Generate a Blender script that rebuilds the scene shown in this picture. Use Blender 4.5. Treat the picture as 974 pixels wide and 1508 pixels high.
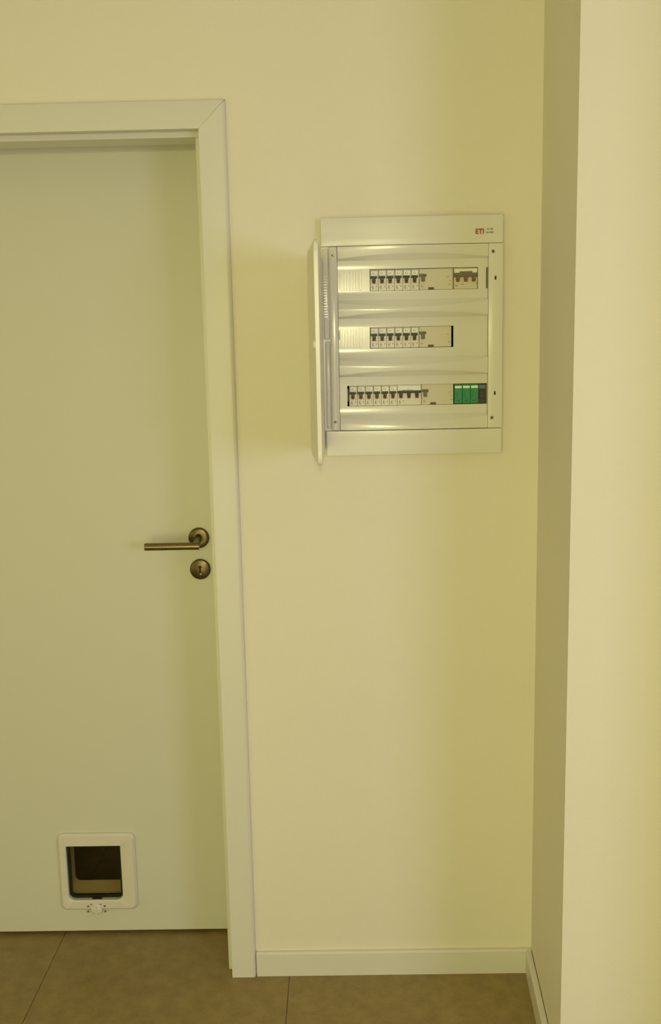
import bpy, bmesh, math, random
from mathutils import Vector, Matrix
random.seed(4)
for o in list(bpy.data.objects): bpy.data.objects.remove(o)
S = bpy.context.scene
COL = S.collection

# ------------------------------------------------------------------ camera
PITCH, YAW, ROLL, FPX, DIST, HGT = 0.1590, -0.0121, -0.02054, 1400.0, 2.1745, 1.5200
cd = bpy.data.cameras.new('camera'); cam = bpy.data.objects.new('camera', cd); COL.objects.link(cam)
F = Vector((math.sin(YAW)*math.cos(PITCH), math.cos(YAW)*math.cos(PITCH), -math.sin(PITCH)))
R0 = Vector((math.cos(YAW), -math.sin(YAW), 0)); U0 = R0.cross(F)
Rt = R0*math.cos(ROLL) + U0*math.sin(ROLL); Up = -R0*math.sin(ROLL) + U0*math.cos(ROLL)
M = Matrix((Rt, Up, -F)).transposed().to_4x4(); M.translation = Vector((0, -DIST, HGT))
cam.matrix_world = M
cd.sensor_fit = 'VERTICAL'; cd.sensor_height = 24.0; cd.lens = FPX/1508*24.0; cd.clip_start = 0.02
S.camera = cam
# ------------------------------------------------------------------ world, lights, exposure
S.view_settings.view_transform = 'Standard'; S.view_settings.look = 'None'
S.view_settings.gamma = 1; S.view_settings.use_curve_mapping = False
S.view_settings.exposure = -0.10
w = bpy.data.worlds.new('world'); S.world = w; w.use_nodes = True
w.node_tree.nodes['Background'].inputs[0].default_value = (0.9, 0.8, 0.5, 1)
w.node_tree.nodes['Background'].inputs[1].default_value = 0.0
def area(name, loc, target, sx, sy, power, col):
    l = bpy.data.lights.new(name, 'AREA'); l.shape = 'RECTANGLE'; l.size = sx; l.size_y = sy
    l.energy = power; l.color = col
    o = bpy.data.objects.new(name, l); COL.objects.link(o); o.location = loc
    o.rotation_euler = (Vector(target)-Vector(loc)).to_track_quat('-Z', 'Y').to_euler()
    return o
# daylight from the right, added warm fills behind the camera and at the left, small warm lamp behind the camera
LIGHTS = [
 ('right_daylight', (1.9, -3.0, 1.4), (0.1, 0, 1.1), 0.9, 0.9, 20.50, (0.829, 0.793, 1.000)),
 ('room_light', (-0.42, -2.9, 0.95), (0, 0, 0.9), 1.1, 1.8, 21.00, (1.000, 0.964, 0.429)),
 ('left_room_light', (-2.5, -2.4, 1.2), (0, -0.8, 1.1), 2.0, 2.0, 15.50, (1.000, 0.944, 0.222)),  # fill added to lift the short side wall
 ('pendant_lamp', (0.03, -3.6, 1.8), (0.1, 0, 1.3), 0.07, 0.07, 13.00, (1.000, 0.923, 0.462)),
]
for L in LIGHTS: area(*L)

# ------------------------------------------------------------------ materials
def mat(name, col, rough=0.5, metal=0.0, spec=0.5, bump=0.0, bscale=200.0, var=0.0, vscale=3.0, coat=0.0, trans=0.0, detail=2.0, nrough=.5):
    m = bpy.data.materials.new(name); m.use_nodes = True; nt = m.node_tree; b = nt.nodes['Principled BSDF']
    b.inputs['Base Color'].default_value = (*col, 1); b.inputs['Roughness'].default_value = rough
    b.inputs['Metallic'].default_value = metal; b.inputs['Specular IOR Level'].default_value = spec
    b.inputs['Coat Weight'].default_value = coat; b.inputs['Transmission Weight'].default_value = trans
    g = nt.nodes.new('ShaderNodeNewGeometry')
    if var:
        n = nt.nodes.new('ShaderNodeTexNoise'); n.inputs['Scale'].default_value = vscale; n.inputs['Detail'].default_value = detail; n.inputs['Roughness'].default_value = nrough
        nt.links.new(g.outputs['Position'], n.inputs['Vector'])
        r = nt.nodes.new('ShaderNodeMapRange'); r.inputs['From Min'].default_value = .3; r.inputs['From Max'].default_value = .7
        r.inputs['To Min'].default_value = 1-var; r.inputs['To Max'].default_value = 1+var
        nt.links.new(n.outputs['Fac'], r.inputs['Value'])
        v = nt.nodes.new('ShaderNodeVectorMath'); v.operation = 'SCALE'; v.inputs[0].default_value = col
        nt.links.new(r.outputs['Result'], v.inputs['Scale']); nt.links.new(v.outputs['Vector'], b.inputs['Base Color'])
    if bump:
        n = nt.nodes.new('ShaderNodeTexNoise'); n.inputs['Scale'].default_value = bscale; n.inputs['Detail'].default_value = 3
        nt.links.new(g.outputs['Position'], n.inputs['Vector'])
        bp = nt.nodes.new('ShaderNodeBump'); bp.inputs['Strength'].default_value = bump; bp.inputs['Distance'].default_value = .002
        nt.links.new(n.outputs['Fac'], bp.inputs['Height']); nt.links.new(bp.outputs['Normal'], b.inputs['Normal'])
    return m
WALL = mat('wall_paint', (.80, .76, .66), .65, bump=.25, bscale=220, var=.012, vscale=2.2, spec=.3)
CEIL = mat('ceiling_paint', (.82, .80, .74), .8)
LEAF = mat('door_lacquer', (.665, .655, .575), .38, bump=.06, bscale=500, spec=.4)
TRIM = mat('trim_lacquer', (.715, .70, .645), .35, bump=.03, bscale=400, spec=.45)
PLAS = mat('white_plastic', (.75, .735, .67), .17, spec=.5)
PLAS2 = mat('white_plastic_satin', (.76, .745, .68), .26, spec=.5)
MOD = mat('module_plastic', (.66, .61, .47), .4)
MODW = mat('module_white', (.74, .71, .60), .35)
CARD = mat('label_card', (.88, .90, .84), .5)
BLACK = mat('black_plastic', (.012, .012, .011), .35)
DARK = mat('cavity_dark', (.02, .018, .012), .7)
GREY = mat('grey_toggle', (.14, .12, .07), .4)
RED = mat('red_tip', (.17, .022, .012), .45)
RUST = mat('rust_tip', (.26, .085, .035), .45)
INK = mat('print_grey', (.30, .27, .18), .6)
INKR = mat('print_red', (.42, .04, .03), .5)
GREEN = mat('green_plastic', (.012, .26, .10), .35)
GREEND = mat('green_recess', (.006, .13, .055), .5)
BROWN = mat('dark_module', (.035, .028, .02), .4)
TEAL = mat('teal_label', (.05, .25, .22), .4)
STEEL2 = mat('brushed_steel_lever', (.24, .195, .11), .25, metal=1.0, bump=.05, bscale=900)
STEEL = mat('brushed_steel', (.125, .098, .052), .30, metal=1.0, bump=.05, bscale=900)
SCREW = mat('screw_steel', (.35, .32, .24), .35, metal=1.0)
TILE = mat('vinyl_tile', (.285, .212, .084), .50, bump=.15, bscale=160, var=.22, vscale=24, detail=14, nrough=.72, spec=.4)
GROUT = mat('joint_dark', (.14, .10, .045), .9)
CATP = mat('cat_flap_plastic', (.70, .67, .60), .35)
TINT = bpy.data.materials.new('tinted_clear_flap'); TINT.use_nodes = True
_nt = TINT.node_tree; _nt.nodes.remove(_nt.nodes['Principled BSDF'])
_t = _nt.nodes.new('ShaderNodeBsdfTransparent'); _t.inputs[0].default_value = (.90, .85, .66, 1)
_g = _nt.nodes.new('ShaderNodeBsdfGlossy'); _g.inputs['Roughness'].default_value = .12
_x = _nt.nodes.new('ShaderNodeMixShader'); _x.inputs[0].default_value = .04
_nt.links.new(_t.outputs[0], _x.inputs[1]); _nt.links.new(_g.outputs[0], _x.inputs[2])
_nt.links.new(_x.outputs[0], _nt.nodes['Material Output'].inputs['Surface'])

# ------------------------------------------------------------------ builders (all coordinates are world metres)
WL = {}
def tag(o, label=None, cat=None, group=None, kind=None):
    if label: o['label'] = label
    if cat: o['category'] = cat
    if group: o['group'] = group
    if kind: o['kind'] = kind
    return o
def empty(name, loc, parent=None):
    o = bpy.data.objects.new(name, None); COL.objects.link(o); o.empty_display_size = .05
    WL[o.name] = Vector(loc); o.location = Vector(loc) - (WL[parent.name] if parent else Vector())
    o.parent = parent
    return o
class MB:
    def __init__(s): s.bm = bmesh.new(); s.smooth = False
    def box(s, x0, x1, y0, y1, z0, z1, bev=0, seg=2, rot=None):
        t = bmesh.new(); bmesh.ops.create_cube(t, size=1)
        for v in t.verts:
            v.co = Vector(((x0+x1)/2+v.co.x*(x1-x0), (y0+y1)/2+v.co.y*(y1-y0), (z0+z1)/2+v.co.z*(z1-z0)))
        if bev: bmesh.ops.bevel(t, geom=list(t.edges), offset=bev, segments=seg, affect='EDGES', profile=.5)
        if rot: bmesh.ops.rotate(t, verts=t.verts, cent=rot[0], matrix=rot[1])
        s.merge(t); return s
    def merge(s, t):
        me = bpy.data.meshes.new('t'); t.to_mesh(me); t.free(); s.bm.from_mesh(me); bpy.data.meshes.remove(me)
    def prism(s, pts, a, b, axis='y', bev=0, only=None, seg=2):
        """polygon pts extruded from a to b along axis; pts are (x,z) for y, (x,y) for z, (y,z) for x"""
        t = bmesh.new()
        def P(p, q):
            return {'y': (p[0], q, p[1]), 'z': (p[0], p[1], q), 'x': (q, p[0], p[1])}[axis]
        va = [t.verts.new(P(p, a)) for p in pts]; vb = [t.verts.new(P(p, b)) for p in pts]
        t.faces.new(va); t.faces.new(vb[::-1]); n = len(pts)
        for i in range(n): t.faces.new((va[i], vb[i], vb[(i+1) % n], va[(i+1) % n]))
        bmesh.ops.recalc_face_normals(t, faces=t.faces)
        if bev:
            ed = [e for e in t.edges if all(v in va for v in e.verts)]
            if only is not None: ed = [e for e in ed if any({va[k], va[(k+1) % n]} == set(e.verts) for k in only)]
            bmesh.ops.bevel(t, geom=ed, offset=bev, segments=seg, affect='EDGES', profile=.5)
        s.merge(t); return s
    def lathe(s, c, prof, axis=Vector((0, -1, 0)), n=40):
        """prof: (radius, distance along axis)"""
        t = bmesh.new(); q = axis.to_track_quat('Z', 'Y'); rings = []
        for r, h in prof:
            if r < 1e-6: rings.append([t.verts.new(Vector(c)+q @ Vector((0, 0, h)))]); continue
            rings.append([t.verts.new(Vector(c)+q @ Vector((r*math.cos(2*math.pi*i/n), r*math.sin(2*math.pi*i/n), h))) for i in range(n)])
        for a, b in zip(rings, rings[1:]):
            for i in range(n):
                j = (i+1) % n
                if len(a) == 1 and len(b) == 1: continue
                if len(a) == 1: t.faces.new((a[0], b[i], b[j]))
                elif len(b) == 1: t.faces.new((a[i], b[0], a[j]))
                else: t.faces.new((a[i], b[i], b[j], a[j]))
        bmesh.ops.recalc_face_normals(t, faces=t.faces)
        s.merge(t); s.smooth = True; return s
    def tube(s, pts, r, n=20):
        t = bmesh.new(); rings = []; pts = [Vector(p) for p in pts]
        for i, p in enumerate(pts):
            d = (pts[min(i+1, len(pts)-1)]-pts[max(i-1, 0)]).normalized(); q = d.to_track_quat('Z', 'Y')
            if 0 < i < len(pts)-1:
                a = (pts[i]-pts[i-1]).normalized(); k = 1/max(.3, a.dot(d))
            else: k = 1
            rings.append([t.verts.new(p+q @ Vector((r*math.cos(2*math.pi*j/n), r*math.sin(2*math.pi*j/n), 0))) for j in range(n)])
        for a, b in zip(rings, rings[1:]):
            for j in range(n): t.faces.new((a[j], a[(j+1) % n], b[(j+1) % n], b[j]))
        t.faces.new(rings[0][::-1]); t.faces.new(rings[-1])
        bmesh.ops.recalc_face_normals(t, faces=t.faces)
        s.merge(t); s.smooth = True; return s
    def build(s, name, m, parent=None, smooth=None):
        xs = [v.co for v in s.bm.verts]
        c = Vector([(min(v[i] for v in xs)+max(v[i] for v in xs))/2 for i in range(3)])
        if parent is None: c.z = min(v[2] for v in xs)
        for v in s.bm.verts: v.co -= c
        me = bpy.data.meshes.new(name); s.bm.to_mesh(me); s.bm.free()
        me.materials.append(m)
        if smooth or (smooth is None and s.smooth):
            for p in me.polygons: p.use_smooth = True
            try: me.set_sharp_from_angle(angle=math.radians(35))
            except Exception: pass
        o = bpy.data.objects.new(name, me); COL.objects.link(o)
        WL[o.name] = c; o.location = c-(WL[parent.name] if parent else Vector()); o.parent = parent
        return o
def struct(name, mb, m): return tag(mb.build(name, m), kind='structure')
def copy_tree(o, off, parent, top=True):
    c = o.copy(); COL.objects.link(c); c.parent = parent
    if top: c.location = o.location + Vector(off)
    for ch in list(o.children): copy_tree(ch, off, c, False)
    return c
def rrect(x0, x1, z0, z1, r, n=6, corners=(1, 1, 1, 1)):
    """rounded rectangle; corners: bl, br, tr, tl"""
    out = []
    for k, (cx, cz, a0) in enumerate(((x0+r, z0+r, 180), (x1-r, z0+r, 270), (x1-r, z1-r, 0), (x0+r, z1-r, 90))):
        rr = r if corners[k] else r*.12
        ccx = (x0+rr if k in (0, 3) else x1-rr); ccz = (z0+rr if k in (0, 1) else z1-rr)
        for i in range(n+1):
            a = math.radians(a0+90*i/n); out.append((ccx+rr*math.cos(a), ccz+rr*math.sin(a)))
    return out
def ring(mb, loops):
    """bridges rounded loops [(pts, y)] of equal length into a lofted frame"""
    t = bmesh.new(); L = [[t.verts.new((p[0], y, p[1])) for p in pts] for pts, y in loops]; n = len(L[0])
    for a, b in zip(L, L[1:]):
        for i in range(n): t.faces.new((a[i], a[(i+1) % n], b[(i+1) % n], b[i]))
    bmesh.ops.recalc_face_normals(t, faces=t.faces); mb.merge(t); mb.smooth = True

# ------------------------------------------------------------------ the room
XR, XE, YE = .4522, .4273, -.4191          # inner corner, outer corner of the short side wall
LEAFY = .175; WT = .26                     # door face depth, wall thickness
DL, DR, DT = -1.165, -.295, 2.040          # door opening
H = 2.62
m = MB()
m.box(-2.6, DL, 0, WT, 0, H).box(DL, DR, 0, WT, DT, H)
NX0, NX1, NZ0, NZ1, ND = -.012, .350, 1.330, 1.790, .09   # niche for the panel body
m.box(DR, NX0, 0, WT, 0, H).box(NX1, XR+.25, 0, WT, 0, H)
m.box(NX0, NX1, 0, WT, 0, NZ0).box(NX0, NX1, 0, WT, NZ1, H).box(NX0, NX1, ND, WT, NZ0, NZ1)
struct('wall_back', m, WALL)
JX = .735; JY = -.74
struct('wall_right', MB().prism([(XR, 0), (XE, YE), (JX, YE), (JX, 0)], 0, H, 'z'), WALL)
struct('wall_shade_return', MB().prism([(JX, 0), (JX, JY), (2.6, JY), (2.6, 0)], 0, H, 'z'), WALL)  # unseen jog, added and deepened to shade the column's right edge
struct('wall_left', MB().box(-2.7, -2.6, -4.8, WT, 0, H), WALL)
struct('wall_far_right', MB().box(2.6, 2.7, -4.8, 0, 0, H), WALL)
struct('wall_front', MB().box(-2.7, 2.7, -4.9, -4.8, 0, H), WALL)
struct('ceiling', MB().box(-2.7, 2.7, -4.9, 2.2, H, H+.1), CEIL)
# dark room behind the door
struct('wall_behind_door', MB().box(-2.7, 1.2, 2.1, 2.2, 0, H).box(-2.7, -2.6, WT, 2.1, 0, H).box(1.1, 1.2, WT, 2.1, 0, H), WALL)
fl = struct('floor', MB().box(-2.7, 2.7, -4.9, 2.2, -.1, -.003), GROUT)
TS = .6185; g = .0006; protos = None
for i in range(-4, 5):
    for j in range(-8, 4):
        x0 = -.771+TS*i; y0 = -.36+TS*j; x1 = x0+TS; y1 = y0+TS
        x0 = max(x0, -2.6); x1 = min(x1, 2.6); y0 = max(y0, -4.8); y1 = min(y1, 2.1)
        if x1-x0 < .05 or y1-y0 < .05: continue
        MB().box(x0+g, x1-g, y0+g, y1-g, -.003, 0, bev=.0008, seg=1).build('floor_tile', TILE, fl)

# baseboards
BH = .0630
struct('baseboard_back', MB().prism([(0, 0), (-.012, 0), (-.012, BH-.004), (-.008, BH), (0, BH)], -.2335, XR-.001, 'x'), TRIM)
def board_along(name, p, q, th, gap):
    p = Vector((p[0], p[1], 0)); q = Vector((q[0], q[1], 0)); d = (q-p).normalized(); n = Vector((d.y, -d.x, 0))
    # n must point into the room
    t = bmesh.new(); prof = [(gap, 0), (gap+th, 0), (gap+th, BH-.004), (gap+th-.004, BH), (gap, BH)]
    A = [t.verts.new(p+n*a+Vector((0, 0, z))) for a, z in prof]; B = [t.verts.new(q+n*(a)+Vector((0, 0, z))) for a, z in prof]
    t.faces.new(A); t.faces.new(B[::-1]); k = len(prof)
    for i in range(k): t.faces.new((A[i], B[i], B[(i+1) % k], A[(i+1) % k]))
    bmesh.ops.recalc_face_normals(t, faces=t.faces); mb = MB(); mb.merge(t); return struct(name, mb, TRIM)
d = Vector((XE-XR, YE, 0)).normalized()
board_along('baseboard_right', (XR+d.x*.0125, d.y*.0125), (XE+d.x*.012, YE+d.y*.012), .0125, .0022)
struct('baseboard_column', MB().box(XE+.001, JX, YE-.012, YE, 0, BH, bev=.002), TRIM)

# door
door = tag(empty('door_1', ((DL+DR)/2, LEAFY, 0)), 'cream white interior door set deep in its frame, with a cat flap low down', kind='structure')
CW = .0592; CT = -.015
o = MB()
# leaf with the opening for the cat flap
LX0, LX1, LZ0, LZ1 = DL+.006, DR-.006, .0115, 2.037
FX0, FX1, FZ0, FZ1 = -.7600, -.5930, .096, .271
m = MB()
m.box(LX0, FX0, LEAFY, LEAFY+.04, LZ0, LZ1).box(FX1, LX1, LEAFY, LEAFY+.04, LZ0, LZ1)
m.box(FX0, FX1, LEAFY, LEAFY+.04, LZ0, FZ0).box(FX0, FX1, LEAFY, LEAFY+.04, FZ1, LZ1)
bmesh.ops.remove_doubles(m.bm, verts=m.bm.verts, dist=1e-5)
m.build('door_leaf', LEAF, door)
# casing: side boards and top board meeting in mitres
zt = 2.0195; zo = zt+CW; xi = DR; xo = DR+CW; xl = DL; xlo = DL-CW
MG = .0003
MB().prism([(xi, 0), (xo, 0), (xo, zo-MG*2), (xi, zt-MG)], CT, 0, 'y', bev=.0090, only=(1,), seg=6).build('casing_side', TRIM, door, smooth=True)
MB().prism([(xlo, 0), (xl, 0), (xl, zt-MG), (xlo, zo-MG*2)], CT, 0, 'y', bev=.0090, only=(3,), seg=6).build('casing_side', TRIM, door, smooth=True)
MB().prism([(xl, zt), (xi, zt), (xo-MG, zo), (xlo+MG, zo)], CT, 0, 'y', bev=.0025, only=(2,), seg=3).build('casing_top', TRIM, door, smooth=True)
# lining and the step strip
m = MB(); m.box(DR-.0015, DR, 0, WT, 0, DT).box(DL, DL+.0015, 0, WT, 0, DT)
m.build('jamb_lining', TRIM, door)
for a, b in ((DR-.0125, DR-.0015), (DL+.0015, DL+.0125)):
    MB().box(a, b, .018, .086, 0, 2.0085, bev=.0012).build('stop_strip', TRIM, door)
MB().box(DL+.0015, DR-.0015, .018, .086, 2.0088, DT, bev=.0012).build('stop_strip', TRIM, door)
# lever handle on a round rose, keyhole plate below it
hx, hz = -.3608, 1.0840
rose = MB().lathe((hx, LEAFY, hz), [(.0262, 0), (.0262, .0045), (.0250, .0068), (.0225, .0080), (.0125, .0084), (0, .0084)]).build('handle_rose', STEEL, door)
tag(rose, 'round brushed steel rose of the lever handle')
LY = LEAFY-.060
m = MB().tube([(hx, LEAFY-.006, hz+.003), (hx, LY+.002, hz-.0085)], .0086, 24)
m.tube([(hx+.0088, LY, hz-.0098), (hx+.0080, LY, hz-.0098)], .0080, 24).tube([(hx+.0082, LY, hz-.0098), (hx-.1240, LY, hz-.0098), (hx-.1252, LY, hz-.0098)], .0094, 24)
m.build('lever', STEEL2, rose)
kx, kz = -.3606, 1.0035
esc = MB().lathe((kx, LEAFY, kz), [(.0262, 0), (.0262, .0045), (.0250, .0068), (.0225, .0080), (0, .0082)]).build('keyhole_plate', STEEL, door)
m = MB().prism([(kx-.0022, kz-.009), (kx+.0022, kz-.009), (kx+.0022, kz+.004)]+[(kx+.0045*math.cos(a), kz+.006+.0045*math.sin(a)) for a in [math.radians(t) for t in range(-40, 221, 26)]]+[(kx-.0022, kz+.004)], LEAFY-.0079, LEAFY-.0086, 'y')
m.build('keyhole', DARK, esc)
MB().lathe((kx+.001, LEAFY-.0082, kz-.0115), [(.0026, 0), (.0020, .0012), (0, .0016)], n=14).build('fixing_screw', SCREW, esc)

# ------------------------------------------------------------------ cat flap
cf = tag(empty('cat_flap', (-.672, LEAFY, .078)), 'small white framed cat flap with dark tinted pane low in the cream door', 'cat flap')
yf = LEAFY
fx0, fx1, fz0, fz1 = -.7715, -.5655, .0770, .2945
ix0, ix1, iz0, iz1 = -.7485, -.6035, .1065, .2610
n = 6
m = MB()
ring(m, [(rrect(fx0, fx1, fz0, fz1, .016, n), yf), (rrect(fx0, fx1, fz0, fz1, .016, n), yf-.006),
         (rrect(fx0+.006, fx1-.006, fz0+.006, fz1-.006, .013, n), yf-.012),
         (rrect(ix0-.003, ix1+.003, iz0-.003, iz1+.002, .019, n, (1, 1, 0, 0)), yf-.013),
         (rrect(ix0, ix1, iz0, iz1, .017, n, (1, 1, 0, 0)), yf-.011),
         (rrect(ix0, ix1, iz0, iz1, .017, n, (1, 1, 0, 0)), yf+.006)])
m.build('frame', CATP, cf)
m = MB()
ring(m, [(rrect(ix0-.004, ix1+.004, iz0-.004, iz1+.004, .017, n, (1, 1, 1, 1)), yf+.0058),
         (rrect(ix0-.004, ix1+.004, iz0+.010, iz1+.004, .014, n, (1, 1, 1, 1)), yf+.072),
         (rrect(ix0-.008, ix1+.008, iz0+.006, iz1+.008, .014, n, (1, 1, 1, 1)), yf+.072),
         (rrect(ix0-.008, ix1+.008, iz0-.008, iz1+.008, .017, n, (1, 1, 1, 1)), yf+.0058),
         (rrect(ix0-.004, ix1+.004, iz0-.004, iz1+.004, .017, n, (1, 1, 1, 1)), yf+.0058)])
m.build('tunnel', CATP, cf)
# flap: dark rim, tinted pane, closing tab
py0, py1 = yf-.001, yf+.004
flap = MB()
e = .0008
ring(flap, [(rrect(ix0+e, ix1-e, iz0+.003, iz1-e, .015, n, (1, 1, 0, 0)), py1), (rrect(ix0+e, ix1-e, iz0+.003, iz1-e, .015, n, (1, 1, 0, 0)), py0-.002),
            (rrect(ix0+.0075, ix1-.0065, iz0+.011, iz1-.0045, .008, n, (1, 1, 0, 0)), py0-.002),
            (rrect(ix0+.0075, ix1-.0065, iz0+.011, iz1-.0045, .008, n, (1, 1, 0, 0)), py1)])
fo = flap.build('flap_rim', BLACK, cf)
MB().prism(rrect(ix0+.0076, ix1-.0066, iz0+.0111, iz1-.0046, .008, n, (1, 1, 0, 0)), py0, py0+.002, 'y').build('tinted_pane', TINT, fo)
cx = -.6755
MB().prism(rrect(cx-.013, cx+.013, iz0-.0035, iz0+.0045, .004, 4), py0-.006, py0, 'y').build('closing_tab', BLACK, fo)
# turning lock knob under the flap
kz = .0810
lock = MB().lathe((cx-.0005, yf-.011, kz), [(.0155, 0), (.0150, .004), (.0125, .0055), (0, .006)], n=30).build('lock_knob', CATP, cf)
MB().box(cx-.003, cx+.002, yf-.020, yf-.0165, kz-.013, kz+.013, bev=.0012).build('finger_ridge', CATP, lock)
for dx, dz in ((-.0225, .009), (.0215, .009), (-.0235, -.006), (.0225, -.006)):
    MB().box(cx+dx-.0025, cx+dx+.0025, yf-.0142, yf-.0125, kz+dz-.0022, kz+dz+.0022, bev=.0005).build('lock_mark', GREY, cf)
for dx in (-.014, .011):
    MB().box(cx+dx-.0022, cx+dx+.0022, yf-.0135, yf-.0115, iz0-.0125, iz0-.0100).build('catch_slot', GREY, cf)
for sx in (-.7455, -.6175):
    m = MB().lathe((sx, yf-.0120, .2745), [(.0052, 0), (.0050, .0012), (.0028, .0014), (.0022, .0004), (0, .0004)], n=20)
    m.build('screw_cap', CATP, cf)

# ------------------------------------------------------------------ distribution panel
PX0, PX1 = -.0362, .3655
pan = tag(empty('distribution_panel', ((PX0+PX1)/2, 0, 1.303)), 'white recessed electrical distribution panel with its cover door swung open, three rows of breakers', 'electrical panel')
PF = -.022      # front plane
CX0, CX1 = .0005, .3325      # curved cover
RC = [1.6915, 1.5660, 1.4375]     # row centres
BHF = .0425
# back box in the niche
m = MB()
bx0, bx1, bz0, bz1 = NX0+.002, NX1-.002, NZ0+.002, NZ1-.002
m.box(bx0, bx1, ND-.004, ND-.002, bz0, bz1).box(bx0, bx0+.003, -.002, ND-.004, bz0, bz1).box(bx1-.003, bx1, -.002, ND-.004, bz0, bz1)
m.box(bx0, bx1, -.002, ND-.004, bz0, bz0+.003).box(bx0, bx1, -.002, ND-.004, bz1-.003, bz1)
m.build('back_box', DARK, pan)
def bulge(x):
    u = (x-(CX0+CX1)/2)/((CX1-CX0)/2); return max(0, 1-u*u)
# header and footer plates, gently domed
def plate(name, x0, x1, z0, z1, yb, dome):
    NXX, NZZ = 24, 8; t = bmesh.new(); r = .004
    xs = [x0, x0+.0007, x0+.0018]+[x0+.0018+(x1-x0-.0036)*i/NXX for i in range(1, NXX)]+[x1-.0018, x1-.0007, x1]
    zs = [z0, z0+.0004, z0+.0010]+[z0+.0010+(z1-z0-.0020)*i/NZZ for i in range(1, NZZ)]+[z1-.0010, z1-.0004, z1]
    def edge(k, nn): return (0, .6, .9)[k] if k < 3 else ((0, .6, .9)[nn-1-k] if nn-1-k < 3 else 1)
    V = [[t.verts.new((x, yb*min(edge(i, len(xs)), edge(j, len(zs)))-(dome*bulge(x)*min(edge(i, len(xs)), edge(j, len(zs)))) if min(edge(i, len(xs)), edge(j, len(zs))) > 0 else 0, z)) for j, z in enumerate(zs)] for i, x in enumerate(xs)]
    # steep rounded rim: lift the first ring to most of the height
    for i in range(len(xs)):
        for j in range(len(zs)):
            v = V[i][j]; e = min(edge(i, len(xs)), edge(j, len(zs)))
            k = {0: .0, .6: .86, .9: .97, 1: 1.0}[e]
            v.co.y = (yb-dome*bulge(xs[i]))*k
    # corner rounding
    for (i, j) in ((0, 0), (0, len(zs)-1), (len(xs)-1, 0), (len(xs)-1, len(zs)-1)):
        v = V[i][j]; v.co.x += .0006*(1 if i == 0 else -1); v.co.z += .0006*(1 if j == 0 else -1)
    for i in range(len(xs)-1):
        for j in range(len(zs)-1): t.faces.new((V[i][j], V[i+1][j], V[i+1][j+1], V[i][j+1]))
    b = [V[0][0], V[-1][0], V[-1][-1], V[0][-1]]
    bmesh.ops.recalc_face_normals(t, faces=t.faces)
    mb = MB(); mb.merge(t); mb.smooth = True; return mb.build(name, PLAS2, pan)
hd = plate('header_plate', PX0, PX1, 1.7648, 1.8255, PF, .004)
ft = plate('footer_plate', -.0325, PX1, 1.3030, 1.3600, PF, .004)
MB().box(-.0345, -.0002, -.0150, -.001, 1.3604, 1.7647).build('base_frame', PLAS2, pan)
# left glossy bar and right bar
MB().box(-.0185, -.0004, PF-.001, -.001, 1.3606, 1.7645, bev=.0035, seg=4).build('frame_bar', PLAS, pan, smooth=True)
MB().box(CX1+.0006, PX1-.0006, PF, -.001, 1.3606, 1.7645, bev=.0012, seg=3).build('frame_bar', PLAS2, pan, smooth=True)
# hinge strips beside the open door
hs = MB().box(-.0330, -.0196, PF+.003, -.001, 1.5640, 1.7600, bev=.0035, seg=3).build('hinge_strip', PLAS, pan, smooth=True)
m = MB()
for k in range(16): m.box(-.0320, -.0228, PF+.0015, PF+.004, 1.612+k*.0058, 1.6145+k*.0058, bev=.0006, seg=1)
rb = m.build('grip_ribs', PLAS, hs)
hs2 = MB().box(-.0300, -.0196, PF+.003, -.001, 1.3660, 1.5600, bev=.0035, seg=3).build('hinge_strip', PLAS, pan, smooth=True)

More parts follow.
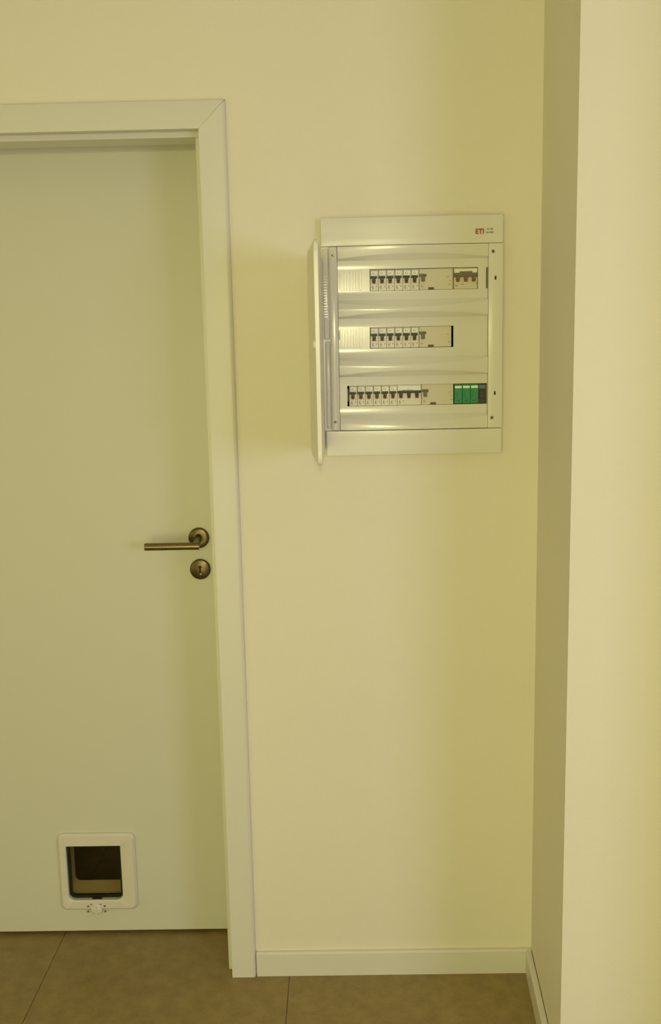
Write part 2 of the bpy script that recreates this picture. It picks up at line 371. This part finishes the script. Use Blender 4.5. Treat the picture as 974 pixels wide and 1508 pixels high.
# curved cover with three recessed bands and window openings
WIN = [(.0712, .3110, RC[0]-.0235, RC[0]+.0238), (.0700, .2568, RC[1]-.0238, RC[1]+.0232), (.0172, .3318, RC[2]-.0232, RC[2]+.0232)]
def cover():
    t = bmesh.new()
    xset = set([CX0, CX1]); N = 28
    for i in range(N+1): xset.add(round(CX0+(CX1-CX0)*i/N, 5))
    for w_ in WIN: xset.add(w_[0]); xset.add(w_[1])
    xs = sorted(xset)
    xs = [x for k, x in enumerate(xs) if k == 0 or x-xs[k-1] > 1e-4 or x in [w_[0] for w_ in WIN]+[w_[1] for w_ in WIN]]
    rows = []      # (z function, y function, tag)
    FLAT = -.0125
    def ridge(x): return -.0205-.0065*bulge(x)
    def add(zf, yf_, hole=None): rows.append((zf, yf_, hole))
    add(lambda x: 1.7642, ridge)
    for k, c in enumerate(RC):
        zt_, zb_ = c+BHF, c-BHF
        add(lambda x, z=zt_: z+.0036+.0085*bulge(x)+.0012, ridge)
        add(lambda x, z=zt_: z+.0036+.0085*bulge(x), lambda x: ridge(x)+.0006)
        add(lambda x, z=zt_: z+.0006, lambda x: FLAT-.0004)
        add(lambda x, z=zt_: z-.0006, lambda x: FLAT)
        add(lambda x, z=WIN[k][3]: z, lambda x: FLAT, ('h', k))
        add(lambda x, z=WIN[k][2]: z, lambda x: FLAT)
        add(lambda x, z=zb_: z+.0006, lambda x: FLAT)
        add(lambda x, z=zb_: z-.0006, lambda x: FLAT-.0004)
        add(lambda x, z=zb_: z-.0050-.0120*bulge(x), lambda x: ridge(x)+.0006)
        add(lambda x, z=zb_: z-.0050-.0120*bulge(x)-.0012, ridge)
    add(lambda x: 1.3612, ridge)
    V = [[t.verts.new((x, yf_(x), zf(x))) for x in xs] for zf, yf_, h in rows]
    for r in range(len(rows)-1):
        h = rows[r][2]
        for i in range(len(xs)-1):
            if h:
                w_ = WIN[h[1]]; xm = (xs[i]+xs[i+1])/2
                if w_[0] < xm < w_[1]: continue
            t.faces.new((V[r][i], V[r+1][i], V[r+1][i+1], V[r][i+1]))
    bnd = [e for e in t.edges if len(e.link_faces) == 1]
    ext = bmesh.ops.extrude_edge_only(t, edges=bnd)
    for g_ in ext['geom']:
        if isinstance(g_, bmesh.types.BMVert):
            g_.co.y = (-.0065 if any(w_[0]-1e-4 <= g_.co.x <= w_[1]+1e-4 and w_[2]-1e-4 <= g_.co.z <= w_[3]+1e-4 for w_ in WIN) else -.001)
    bmesh.ops.recalc_face_normals(t, faces=t.faces)
    mb = MB(); mb.merge(t); mb.smooth = True
    return mb.build('curved_cover', PLAS, pan)
cov = cover()
# break-out blanks with ribs on the left of the upper rows
for k, c in enumerate(RC[:2]):
    bl = MB().box(.0035, .0535, -.0138, -.0122, c-.0215, c+.0215, bev=.0006, seg=1).build('blanking_plate', PLAS, pan)
    m = MB()
    for i in range(7): m.box(.0058+i*.0066, .0088+i*.0066, -.0150, -.0136, c-.0195, c+.0195, bev=.0006, seg=1)
    m.build('blank_ribs', PLAS, bl)
# dark slits between cover and bars
MB().box(.3290, .3318, -.0138, -.0120, RC[0]-.0225, RC[0]+.0225).build('side_slit', mat('slit_shadow', (.10, .08, .035), .7), pan)
MB().box(.0012, .0026, -.0138, -.0120, RC[1]-.003, RC[1]+.0185).build('side_slit', GREY, pan)
# latch slots and screws on the bars
for z in (1.6905, 1.4383):
    MB().box(.3463, .3502, PF-.0006, PF+.004, z-.0042, z+.0042, bev=.0005, seg=1).build('latch_slot', DARK, pan)
for (x, z, rf) in ((-.0108, 1.7450, PF-.001), (.3425, 1.7470, PF), (-.0112, 1.3805, PF-.001), (.3420, 1.3835, PF)):
    s_ = MB().lathe((x, rf+.0002, z), [(.0052, 0), (.0046, .0010), (.0040, .0010), (.0040, .0003), (.0, .0003)], n=24).build('screw_hole', DARK if x > 1 else PLAS2, pan)
    q = MB().lathe((x, rf-.00005, z), [(.0039, 0), (.0036, .0006), (0, .0007)], n=20).build('screw_head', SCREW, s_)
    MB().box(x-.0034, x+.0034, rf-.00105, rf-.0006, z-.0008, z+.0008, rot=((x, rf, z), Matrix.Rotation(random.uniform(.3, 1.2), 3, 'Y'))).box(x-.0034, x+.0034, rf-.00105, rf-.0006, z-.0008, z+.0008, rot=((x, rf, z), Matrix.Rotation(random.uniform(1.9, 2.5), 3, 'Y'))).build('slot', BLACK, s_)

# DIN modules ---------------------------------------------------------
MF = -.0085      # module face plane
MP = .0181
MH = .0228
def body(x0, x1, c, name, mtl, parent=pan, yf_=MF):
    return MB().box(x0+.0003, x1-.0003, yf_, .055, c-MH, c+MH, bev=.0004, seg=1).build(name, mtl, parent)
def marks(parent, x0, c, w_=.0176):
    m = MB()
    m.box(x0+.003, x0+.0075, MF-.0003, MF, c-.0165, c-.0150).box(x0+.0035, x0+.0085, MF-.0003, MF, c-.0190, c-.0180).box(x0+.0045, x0+.0065, MF-.0003, MF, c-.0145, c-.0120)
    m.box(x0+.0130, x0+.0150, MF-.0003, MF, c-.0150, c-.0125)
    m.box(x0+.0145, x0+.0152, MF-.0003, MF, c-.0085, c-.0040)
    return tag(m.build('printed_marks', INK, parent), kind='stuff')
def toggle(parent, x0, c, tip=RED, bar=True, mtl=BLACK, stemw=.0078):
    xm = x0+MP/2-.0008
    m = MB()
    if bar: m.box(xm-.0076, xm+.0076, MF-.0012, MF, c+.0035, c+.0090, bev=.0008, seg=1)
    m.box(xm-stemw/2, xm+stemw/2, MF-.0062, MF, c-.0025, c+.0060, bev=.0010, seg=1)
    tg = m.build('toggle', mtl, parent)
    return tg, xm
def tipbox(parent, xm, c, tip, stemw=.0078):
    return MB().box(xm-stemw/2+.0002, xm+stemw/2-.0002, MF-.0048, MF, c-.0072, c-.0024, bev=.0008, seg=1).build('toggle_tip', tip, parent)
def breaker(x0, c):
    b = body(x0, x0+MP, c, 'circuit_breaker', MODW)
    lf = MB().box(x0+.0020, x0+MP-.0026, MF-.0012, MF, c+.0098, c+.0200, bev=.0006, seg=1).build('label_window', CARD, b)
    MB().box(x0+.0010, x0+.0019, MF-.0006, MF, c+.0095, c+.0215).box(x0+.0010, x0+MP-.0014, MF-.0006, MF, c+.0206, c+.0214).build('label_border', INK, b)
    m = MB().box(x0+.0058, x0+.0072, MF-.0015, MF-.0011, c+.0130, c+.0165).box(x0+.0084, x0+.0112, MF-.0015, MF-.0011, c+.0128, c+.0136).box(x0+.0084, x0+.0108, MF-.0015, MF-.0011, c+.0155, c+.0163)
    m.build('handwriting', INK, b)
    tg, xm = toggle(b, x0, c); tipbox(b, xm, c, RED); marks(b, x0, c)
    return b
B0 = .0722; B2 = .0216
b0 = breaker(B0, RC[0]); b0['label'] = 'narrow single pole breaker with white label card and black toggle'
for i in range(1, 6): copy_tree(b0, (MP*i, 0, 0), pan)
for i in range(6): copy_tree(b0, (MP*i-.0010, 0, RC[1]-RC[0]), pan)
for i in range(6): copy_tree(b0, (B2-B0+MP*i, 0, RC[2]-RC[0]), pan)
# residual current devices, four modules wide
def rcd(x0, c):
    b = body(x0, x0+MP*4, c, 'residual_current_breaker', MOD); b['label'] = 'wide beige residual current breaker with grey brown toggle'
    xm = x0+.0082
    m = MB().box(xm-.0072, xm+.0078, MF-.0012, MF, c+.0055, c+.0118, bev=.0008, seg=1).box(xm-.0034, xm+.0042, MF-.0060, MF, c-.0050, c+.0080, bev=.001, seg=1)
    m.build('toggle', GREY, b)
    MB().box(x0+.0200, x0+.0328, MF-.0020, MF, c-.0222, c-.0176, bev=.0007, seg=1).build('test_button', mat('button_olive', (.09, .075, .035), .4), b)
    m = MB().box(x0+.0615, x0+.0665, MF-.0003, MF, c+.0040, c+.0052).box(x0+.0670, x0+.0690, MF-.0003, MF, c-.0045, c-.0025).box(x0+.0662, x0+.0686, MF-.0003, MF, c-.0135, c-.0110)
    m.box(x0+.004, x0+.009, MF-.0003, MF, c-.0165, c-.0155).box(x0+.005, x0+.007, MF-.0003, MF, c-.0150, c-.0130).box(x0+.0005, x0+.0012, MF-.0003, MF, c-.008, c+.001)
    tag(m.build('printed_marks', INK, b), kind='stuff')
    return b
r0 = rcd(B0+MP*6+.0004, RC[0])
copy_tree(r0, (-.0010, 0, RC[1]-RC[0]), pan)
copy_tree(r0, (B2+MP*9-B0-MP*6, 0, RC[2]-RC[0]), pan)
# main switch, three linked poles, top row right
x0 = .2570; c = RC[0]
b = body(x0, .3106, c, 'main_switch', MOD); b['label'] = 'three pole main switch with linked grey toggle and rust red tips'
MB().box(x0-.0012, x0+.0010, MF-.0012, MF, c-MH, c+MH).build('edge_seam', GREY, b)
MB().box(.2533, x0-.0013, MF+.0002, .05, c-MH, c+MH).build('spacer', MOD, pan)
MB().box(x0+.0025, .3095, MF-.0010, MF, c+.0120, c+.0205, bev=.0006, seg=1).build('label_window', CARD, b)
m = MB().prism([(x0+.0012, c+.0030), (.3104, c+.0030), (.3104, c+.0115), (.2985, c+.0115), (.2985, c+.0150), (x0+.0140, c+.0150), (x0+.0140, c+.0115), (x0+.0012, c+.0115)], MF-.0050, MF, 'y', bev=.0008)
for k in range(3):
    xm = x0+.0096+k*.0176; m.box(xm-.0042, xm+.0042, MF-.0062, MF, c-.0030, c+.0060, bev=.001, seg=1)
m.build('linked_toggle', GREY, b)
for k in range(3): tipbox(b, x0+.0096+k*.0176, c, RUST, .0084)
tag(MB().box(x0+.004, x0+.009, MF-.0003, MF, c-.0165, c-.0140).box(x0+.018, x0+.022, MF-.0003, MF, c-.0135, c-.0115).box(.3080, .3098, MF-.0003, MF, c-.0125, c-.0095).build('printed_marks', INK, b), kind='stuff')
# three pole breaker, bottom row
x0 = B2+MP*6; c = RC[2]
b = body(x0, x0+MP*3, c, 'three_pole_breaker', MODW); b['label'] = 'three pole breaker with one long black toggle bar'
MB().box(x0+.0020, x0+MP*3-.0015, MF-.0012, MF, c+.0098, c+.0200, bev=.0006, seg=1).build('label_window', CARD, b)
MB().box(x0+.012, x0+.036, MF-.0015, MF-.0011, c+.0105, c+.0115).box(x0+.024, x0+.0252, MF-.0015, MF-.0011, c+.0130, c+.0150).build('handwriting', INK, b)
m = MB().box(x0+.0006, x0+MP*3-.0008, MF-.0050, MF, c+.0040, c+.0092, bev=.0008, seg=1)
for k in range(3):
    xm = x0+MP*k+.0082; m.box(xm-.0039, xm+.0039, MF-.0062, MF, c-.0025, c+.0060, bev=.001, seg=1)
m.build('linked_toggle', BLACK, b)
for k in range(3): tipbox(b, x0+MP*k+.0082, c, RED)
marks(b, x0, c)
# surge arrester: three green cartridges and a dark module
x0 = B2+MP*13+.0016
sa = body(x0, x0+MP*3, c, 'surge_arrester', GREEND); sa['label'] = 'green surge arrester of three cartridges with white labels'
for k in range(3):
    a = x0+MP*k
    ct = MB().box(a+.0004, a+MP-.0004, MF-.0060, MF, c-.0205, c+.0215, bev=.0006, seg=1).build('cartridge', GREEN, sa)
    MB().box(a+.0014, a+MP-.0014, MF-.0066, MF-.0058, c+.0130, c+.0180).build('label', CARD, ct)
    tag(MB().box(a+.0045, a+MP-.0045, MF-.0064, MF-.0058, c-.0165, c-.0135).box(a+.0050, a+.0062, MF-.0064, MF-.0058, c-.0080, c+.0060).build('printed_marks', GREEND, ct), kind='stuff')
x1 = x0+MP*3
dm = body(x1, .3316, c, 'signal_module', BROWN); dm['label'] = 'dark brown module with teal label'
MB().box(x1+.0022, .3290, MF-.0010, MF, c+.0115, c+.0185).build('label', TEAL, dm)
MB().box(x1+.0030, .3270, MF-.0030, MF, c-.0110, c+.0080, bev=.0006, seg=1).build('button', BROWN, dm)
# gap strip at the left of the bottom row
MB().box(.0176, .0196, -.007, .02, RC[2]-.0120, RC[2]+.0150).build('rail_end', mat('rail_yellow', (.30, .27, .10), .5), pan)

# lettering on the header
def text(body_, name, x, z, size, mtl, parent, y, bold=0.0, sx=1.0):
    cu = bpy.data.curves.new('t', 'FONT'); cu.body = body_; cu.size = size; cu.extrude = .00015; cu.offset = bold
    t = bpy.data.objects.new('t', cu); COL.objects.link(t); bpy.context.view_layer.update()
    me = bpy.data.meshes.new_from_object(t.evaluated_get(bpy.context.evaluated_depsgraph_get()))
    bpy.data.objects.remove(t)
    bm = bmesh.new(); bm.from_mesh(me)
    for v in bm.verts: v.co = Vector((x+v.co.x*sx, y-v.co.z, z+v.co.y))
    mb = MB(); mb.merge(bm)
    return mb.build(name, mtl, parent)
def hy(x): return PF-.004*bulge(x)-.0002
text('ETI', 'brand_lettering', .3030, 1.7852, .0145, INKR, hd, hy(.305), .0006, 1.0)
# two lines of tiny grey print, too small to read
m = MB()
for x_, z_, w_, h_ in ((.3292, 1.7925, .0026, .0040), (.3328, 1.7925, .0010, .0036), (.3352, 1.7925, .0012, .0040), (.3380, 1.7925, .0032, .0044),
                       (.3270, 1.7858, .0034, .0034), (.3314, 1.7858, .0012, .0030), (.3338, 1.7858, .0026, .0036), (.3374, 1.7858, .0054, .0038)):
    m.box(x_, x_+w_, hy(x_)-.0003, hy(x_)+.0004, z_, z_+h_)
tag(m.build('small_print', INK, hd), kind='stuff')

# open cover door, swung out towards the room
hxp = Vector((-.0345, -.006, 0))
DW_, T = .372, .0105
def slab():
    t = bmesh.new(); z0, z1 = 1.3195, 1.7400; NU, NZ = 26, 26
    def ease(d, r): return 1-(1-min(1, max(0, d/r)))**2.6
    rows = []
    for j in range(NZ+1):
        fz = .5-.5*math.cos(math.pi*j/NZ); row = []
        for i in range(NU+1):
            fu = .5-.5*math.cos(math.pi*i/NU); u = DW_*fu; z = z0+(z1-z0)*fz
            dz = min(z-z0, z1-z)
            # rounded free corners
            r = .016
            if u > DW_-r and dz < r:
                a_, c_ = u-(DW_-r), r-dz; k = max(a_, c_)/max(1e-9, math.hypot(a_, c_)); a_ *= k; c_ *= k
                u = DW_-r+a_; z = (z0+r-c_) if z-z0 < z1-z else (z1-r+c_)
            x = -.0078-.0170*ease(DW_*(1-fu), .16)*ease(DW_*fu+.004, .10)*ease(min(fz, 1-fz)*(z1-z0), .022)
            row.append((x, -u, z))
        rows.append(row)
    V = [[t.verts.new(p) for p in r_] for r_ in rows]
    Wv = [[t.verts.new((-.0004, p[1], p[2])) for p in r_] for r_ in rows]
    for j in range(NZ):
        for i in range(NU):
            t.faces.new((V[j][i], V[j][i+1], V[j+1][i+1], V[j+1][i])); t.faces.new((Wv[j][i], Wv[j+1][i], Wv[j+1][i+1], Wv[j][i+1]))
    for i in range(NU):
        t.faces.new((V[0][i], Wv[0][i], Wv[0][i+1], V[0][i+1])); t.faces.new((V[NZ][i], V[NZ][i+1], Wv[NZ][i+1], Wv[NZ][i]))
    for j in range(NZ):
        t.faces.new((V[j][0], V[j+1][0], Wv[j+1][0], Wv[j][0])); t.faces.new((V[j][NU], Wv[j][NU], Wv[j+1][NU], V[j+1][NU]))
    bmesh.ops.recalc_face_normals(t, faces=t.faces); return t
t = slab()
lean = Matrix.Rotation(math.radians(-.1), 3, 'Z')
for v in t.verts: v.co = lean @ v.co + hxp
mb = MB(); mb.merge(t); mb.smooth = True
dr = mb.build('cover_door', PLAS2, pan); dr['label'] = 'white cover door swung open, seen edge on'
# finger latch on the free edge
t = bmesh.new(); bmesh.ops.create_uvsphere(t, u_segments=20, v_segments=12, radius=1)
for v in t.verts: v.co = lean @ Vector((-.0098+v.co.x*.0045, -(DW_-.006)+v.co.y*.006, 1.5480+v.co.z*.0085)) + hxp
mb = MB(); mb.merge(t); mb.smooth = True; mb.build('finger_latch', PLAS2, dr)
